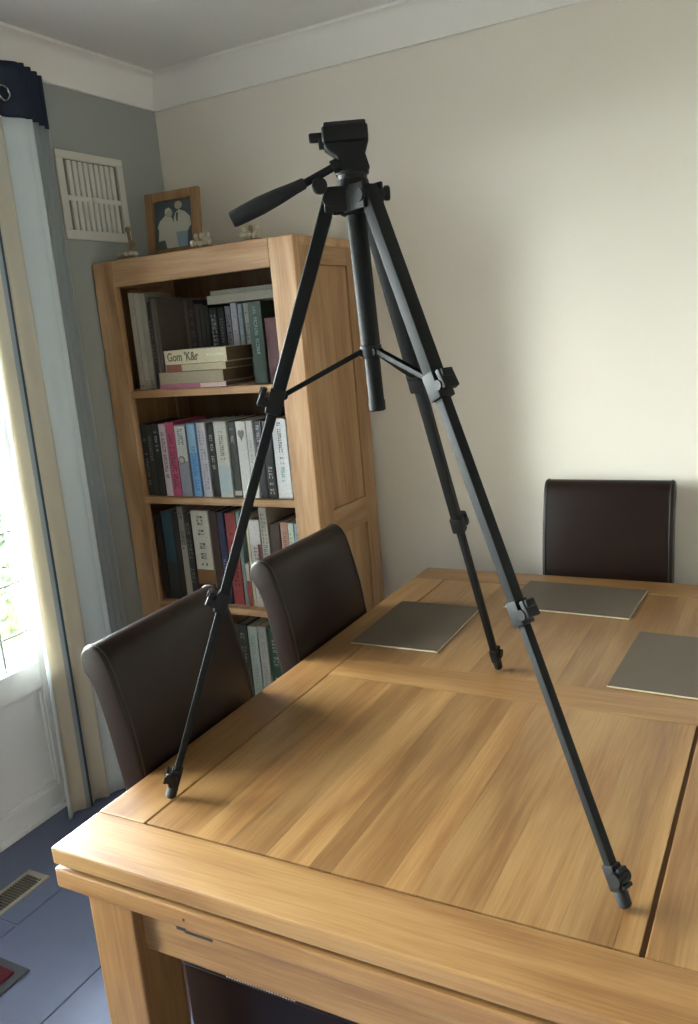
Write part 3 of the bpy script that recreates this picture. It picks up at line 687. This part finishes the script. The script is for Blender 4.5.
row1 += [
 (.372, .402, .315, '#423a36', [('#7a7068', .35, .9, 6, .6)], 'dark brown book right of the taupe magazines'),
 (.404, .424, .300, '#4d443e', [], 'slim grey brown book in the middle of the top shelf'),
 (.426, .446, .298, '#3a3431', [], 'slim dark book below the left end of the white stacked books'),
 (.448, .468, .290, '#2e2a28', [], 'slim black book left of the white lettered black books'),
 (.470, .504, .280, '#262628', [('#a8b0ae', .12, .92, 8, .7)], 'black book with large pale lettering on the top shelf'),
 (.506, .534, .278, '#242426', [('#8c8c8c', .2, .9, 10, .4)], 'black book with small pale lettering on the top shelf'),
 (.540, .562, .280, '#8f8f9c', [('#33323a', .05, .9, 10, .7)], 'pale book with dark lettering right of the black lettered books'),
 (.568, .594, .290, '#c1bfca', [('#a5a2b0', .1, .9, 9, .6)], 'lilac white book on the top shelf'),
 (.600, .616, .282, '#b5c2ca', [('#7f97a6', .1, .9, 9, .5)], 'slim pale blue book on the top shelf'),
 (.624, .644, .284, '#b2b9ac', [('#57705f', .1, .9, 9, .6)], 'slim pale book with green lettering on the top shelf'),
 (.656, .712, .285, '#24382f', [('#93aaa0', .33, .95, 10, .3)], 'dark green hardback with silvery title on the top shelf'),
 (.720, .770, .225, '#5a2a2b', [], 'short dark red book at the right end of the top shelf'),
]
YB = -.270
def back(x): return 2.386-(2.386-x)*(2.95+YB)/(2.95-.42)      # where a spine of the back row stands, behind the books lying flat
for x0, x1, h, c, mk, lab in row1:
    if .240 < x0 < .65: book(lab, back(x0), back(x1), YB+random.uniform(0, .005), z1, h*1.0593-.0104, .20, c, G1, mk)
    else: book(lab, x0, x1, Y1+random.uniform(0, .006), z1, h, .158, c, G1, mk)
GP, GW = 'cream books lying flat on the top shelf', 'white books lying across the upright books'
YP = -.478; DP = .198
M['shaded_pages'] = noisy(mat('shaded_brown_pages', '#6f5c47', .9, spec=.1), 300, .12, stretch=(.2, 1, 30))  # page ends of the flat pile, their shade put into the brown
zz = z1
book('thin pink and white book at the bottom of the flat pile', .248, .555, YP, zz, .018, DP, '#d3b9b4', GP, flat=True, bands=[(.0, .62, '#a8617a')], pages=M['shaded_pages']); zz += .0182
book('beige book second from the bottom of the flat pile', .248, .545, YP+.002, zz, .044, DP, '#9d9076', GP, flat=True, pages=M['shaded_pages']); zz += .0442
book('slim cream and red book beneath the thick lettered book', .285, .562, YP, zz, .026, DP-.02, '#bcb08e', GP, flat=True, bands=[(.02, .28, '#8a4a3a')], pages=M['shaded_pages']); zz += .0262
big = book('thick cream book with brown lettering on top of the flat pile', .288, .572, YP-.002, zz, .052, DP-.02, '#cfc5a6', GP, flat=True, pages=M['shaded_pages'])
# the title on its spine
cu = bpy.data.curves.new('title', 'FONT'); cu.body = "Gom 'K&r"; cu.size = .044; cu.extrude = .0004; cu.offset = .0009; cu.align_x = 'LEFT'; cu.align_y = 'CENTER'
to = bpy.data.objects.new('title', cu); COL.objects.link(to); dg = bpy.context.evaluated_depsgraph_get(); dg.update()
me = bpy.data.meshes.new_from_object(to.evaluated_get(dg)); bpy.data.objects.remove(to)
me.materials.clear(); me.materials.append(cm('#6b5a3c')); to = bpy.data.objects.new('spine_lettering', me); COL.objects.link(to); to.parent = big
# local spine: x is thickness (pointing down once flat), z the length (pointing right); letters face -Y
to.matrix_local = Matrix(((0, -1, 0, 0), (0, 0, -1, -.0006), (1, 0, 0, .014), (0, 0, 0, 1)))
for v_ in me.vertices: v_.co.x *= .78
to['kind'] = 'stuff'
bm = bm_()
R = random.Random(3)
for k in range(16): box(bm, (-.006, -.0009, .195+k*.005), (.001+.003*R.random(), .0002, .1985+k*.005))
obj('subtitle_lettering', bm, cm('#efe9d6'), big)['kind'] = 'stuff'
book('lower of two white books lying across the upright books', back(.478), .740, YB-.012, z1+.2978, .032, .19, '#b8b4a2', GW, flat=True)
book('upper of two white books lying across the upright books', back(.492), .745, YB-.006, z1+.3302, .017, .19, '#aaa697', GW, flat=True)
Y3 = -.458
row3 = [
 (.112, .138, .35, '#2c2724', [], [], 'black brown book at the left end of the third shelf'),
 (.142, .196, .366, '#35525c', [], [(.0, .42, '#3a3d3c')], 'dark teal and grey book on the third shelf'),
 (.199, .222, .36, '#3c312a', [], [], 'dark brown book right of the teal book on the third shelf'),
 (.225, .255, .385, '#908c80', [('#5e5a50', .5, .95, 6, .6)], [(.0, .6, '#b0aa9c')], 'pale grey white book on the left of the third shelf'),
 (.258, .288, .36, '#3d3a36', [('#7f7a70', .2, .9, 8, .7)], [], 'dark mottled book left of the wide cream book'),
 (.292, .376, .372, '#c9c3b2', [('#4e4a42', .4, .95, 8, .4)], [(.0, .36, '#8c6238'), (.10, .2, '#5f4028')], 'wide cream book with brown lower third on the third shelf'),
 (.380, .418, .372, '#493329', [], [], 'reddish brown book right of the wide cream book'),
 (.422, .452, .37, '#2f3350', [('#8a8fb0', .15, .5, 5, .4)], [], 'navy blue book on the third shelf'),
 (.456, .504, .365, '#9c4240', [('#5e2020', .2, .8, 7, .5)], [], 'red book behind the tripod leg on the third shelf'),
 (.508, .524, .375, '#7b9490', [], [], 'slim teal grey book right of the red book'),
 (.528, .545, .17, '#bdb3a6', [], [(.0, .6, '#a03f38')], 'short red and white booklet behind the tripod leg'),
 (.548, .560, .36, '#d6cbb2', [], [], 'very thin cream book beside the white and maroon book'),
 (.564, .612, .345, '#cdc8c2', [('#8a8078', .1, .7, 8, .5)], [(.72, .98, '#d6d2cc')], 'white book with maroon stripe on the third shelf'),
 (.616, .650, .392, '#b8b2a2', [('#857f70', .1, .95, 12, .7)], [], 'tall speckled pale book on the third shelf'),
 (.656, .700, .33, '#4b352c', [], [], 'dark brown book on the right of the third shelf'),
 (.704, .738, .34, '#b88d78', [('#8f6656', .2, .9, 8, .5)], [], 'tan pink book near the right end of the third shelf'),
 (.740, .764, .338, '#c6d2c0', [('#8aa58c', .2, .9, 8, .5)], [], 'pale green book near the right end of the third shelf'),
 (.766, .790, .336, '#9db3c6', [('#5b7c9c', .2, .9, 8, .5)], [], 'pale blue book at the right end of the third shelf'),
]
for x0, x1, h, c, mk, bd_, lab in row3: book(lab, x0, x1, Y3+random.uniform(0, .006), z3, h, .20, c, G3, mk, bands=bd_)
on_book('white book with maroon stripe on the third shelf', lambda b: box(b, (.010, -.0012, .02), (.0225, .0006, .25)), cm('#7c3136'), 'maroon_stripe')
row4 = [(.455, .500, .34, '#3a4038', 'dark green grey book on the lower shelf behind the chair'), (.505, .548, .335, '#9fa79c', 'pale grey green book on the lower shelf'), (.552, .592, .338, '#aaa89c', 'speckled grey book on the lower shelf between the pale and dark green books'), (.598, .652, .34, '#2f4a38', 'dark green book on the lower shelf'), (.656, .690, .33, '#c8c6bc', 'white book at the right of the lower shelf'), (.694, .735, .33, '#4a3b35', 'dark brown book at the right end of the lower shelf')]
for x0, x1, h, c, lab in row4: book(lab, x0, x1, Y3, z4, h, .2, c, G4, [('#8f978c', .2, .9, 9, .5)])

# ------------------------------------------------------------------ on top of the bookcase
pf = thing('photo_frame', 'wooden framed photograph of a couple in white on top of the bookcase', 'picture frame', (.261, -.305, BZ), (math.radians(-6), 0, math.radians(4)))
fw, fh, fb = .122, .246, .035
for n_, lo, hi, gr in (('frame_side', (-fw, -.01, 0), (-fw+fb, .01, fh), 2), ('frame_side', (fw-fb, -.01, 0), (fw, .01, fh), 2), ('frame_rail', (-fw+fb, -.0095, 0), (fw-fb, .01, fb), 0), ('frame_rail', (-fw+fb, -.0095, fh-fb), (fw-fb, .01, fh), 0)):
    bm = bm_(); box(bm, lo, hi, .003); obj(n_, bm, M['frame_wood'], pf, color=(1, 1, 1))
bm = bm_(); box(bm, (-fw+fb-.004, .002, fb-.004), (fw-fb+.004, .008, fh-fb+.004)); obj('backing', bm, M['joint'], pf)
pm = [M['photo_bg'], M['photo_white'], M['photo_skin'], M['photo_blue'], M['photo_dark']]
bm = bm_(); a, b = fw-fb, fh-fb
def flat(pts, y, mi):        # the printed picture is flat: shapes lie on the paper, a hair apart
    f = bm.faces.new([bm.verts.new((x*a, y, fb+(b-fb)*z)) for x, z in pts]); f.material_index = mi
def disc(cx, cz, rx, rz): return [(cx+rx*math.cos(2*PI*k/16), cz+rz*math.sin(2*PI*k/16)) for k in range(16)]
flat([(-1, 0), (1, 0), (1, 1), (-1, 1)], .0018, 0)
flat([(.02, .02), (.05, .38), (.70, .38), (.66, .02)], .0015, 3)
flat([(.02, .34), (.0, .6), (.1, .74), (.3, .80), (.62, .74), (.86, .62), (.9, .45), (.78, .40), (.72, .34)], .0012, 1)
flat(disc(.28, .89, .2, .085), .0010, 2); flat([(.13, .58), (.2, .55), (.26, .74), (.14, .74)], .0009, 4)
flat([(-.42, .02), (-.52, .2), (-.86, .18), (-.8, .4), (-.86, .48), (-.74, .6), (-.4, .72), (-.1, .66), (.04, .5), (.1, .3), (.2, .02)], .0008, 1)
flat(disc(-.24, .75, .2, .085), .0006, 2); flat([(-.45, .74), (-.42, .84), (-.22, .87), (-.06, .80), (-.2, .80)], .0004, 1)
obj('photo_print', bm, pm, pf)
def ornament(label, x, y, w, kind):
    t = thing('ceramic_ornament', label, 'ornament', (x, y, BZ), (0, 0, 0), 'small ornaments on the bookcase')
    R = random.Random(int(x*1000)); bm = bm_(); ball(bm, (0, 0, .006), .01, 12, (w*50, 1.6, .6)); obj('base', bm, M['orn_brown' if kind == 2 else 'orn_twig'], t, smooth=60)
    n = 5
    for k in range(n):
        bm = bm_(); px = -w/2+w*(k+.5)/n; ball(bm, (px, -.012+R.uniform(-.004, .006), .016+R.uniform(0, .006)), .0105*R.uniform(.8, 1.15), 10); obj('blossom', bm, M['orn'], t, smooth=60)
    if kind == 0:
        bm = bm_(); tube(bm, [(w*.12, 0, .01), (w*.15, 0, .05), (w*.1, 0, .10)], .006, 8); ball(bm, (w*.1, 0, .108), .011, 10); ball(bm, (w*.22, 0, .055), .012, 10, (1, .8, 1.3)); obj('figure_stem', bm, M['orn_twig'], t, smooth=60)
    else:
        for k in range(3):
            px = -w*.3+k*w*.3; bm = bm_(); tube(bm, [(px, 0, .01), (px+.003, 0, .035), (px-.002, 0, .048)], .0045, 8); ball(bm, (px, -.002, .045), .009, 10, (1, 1, 1.2)); obj('petal_cluster', bm, M['orn' if k != 1 or kind == 1 else 'orn_brown'], t, smooth=60)
ornament('small cream flower ornament with a taller stem left of the photo frame', .150, -.44, .11, 0)
ornament('small cream flower ornament just right of the photo frame', .497, -.44, .085, 1)
ornament('small white and brown ornament below the tripod handle', .706, -.44, .085, 2)
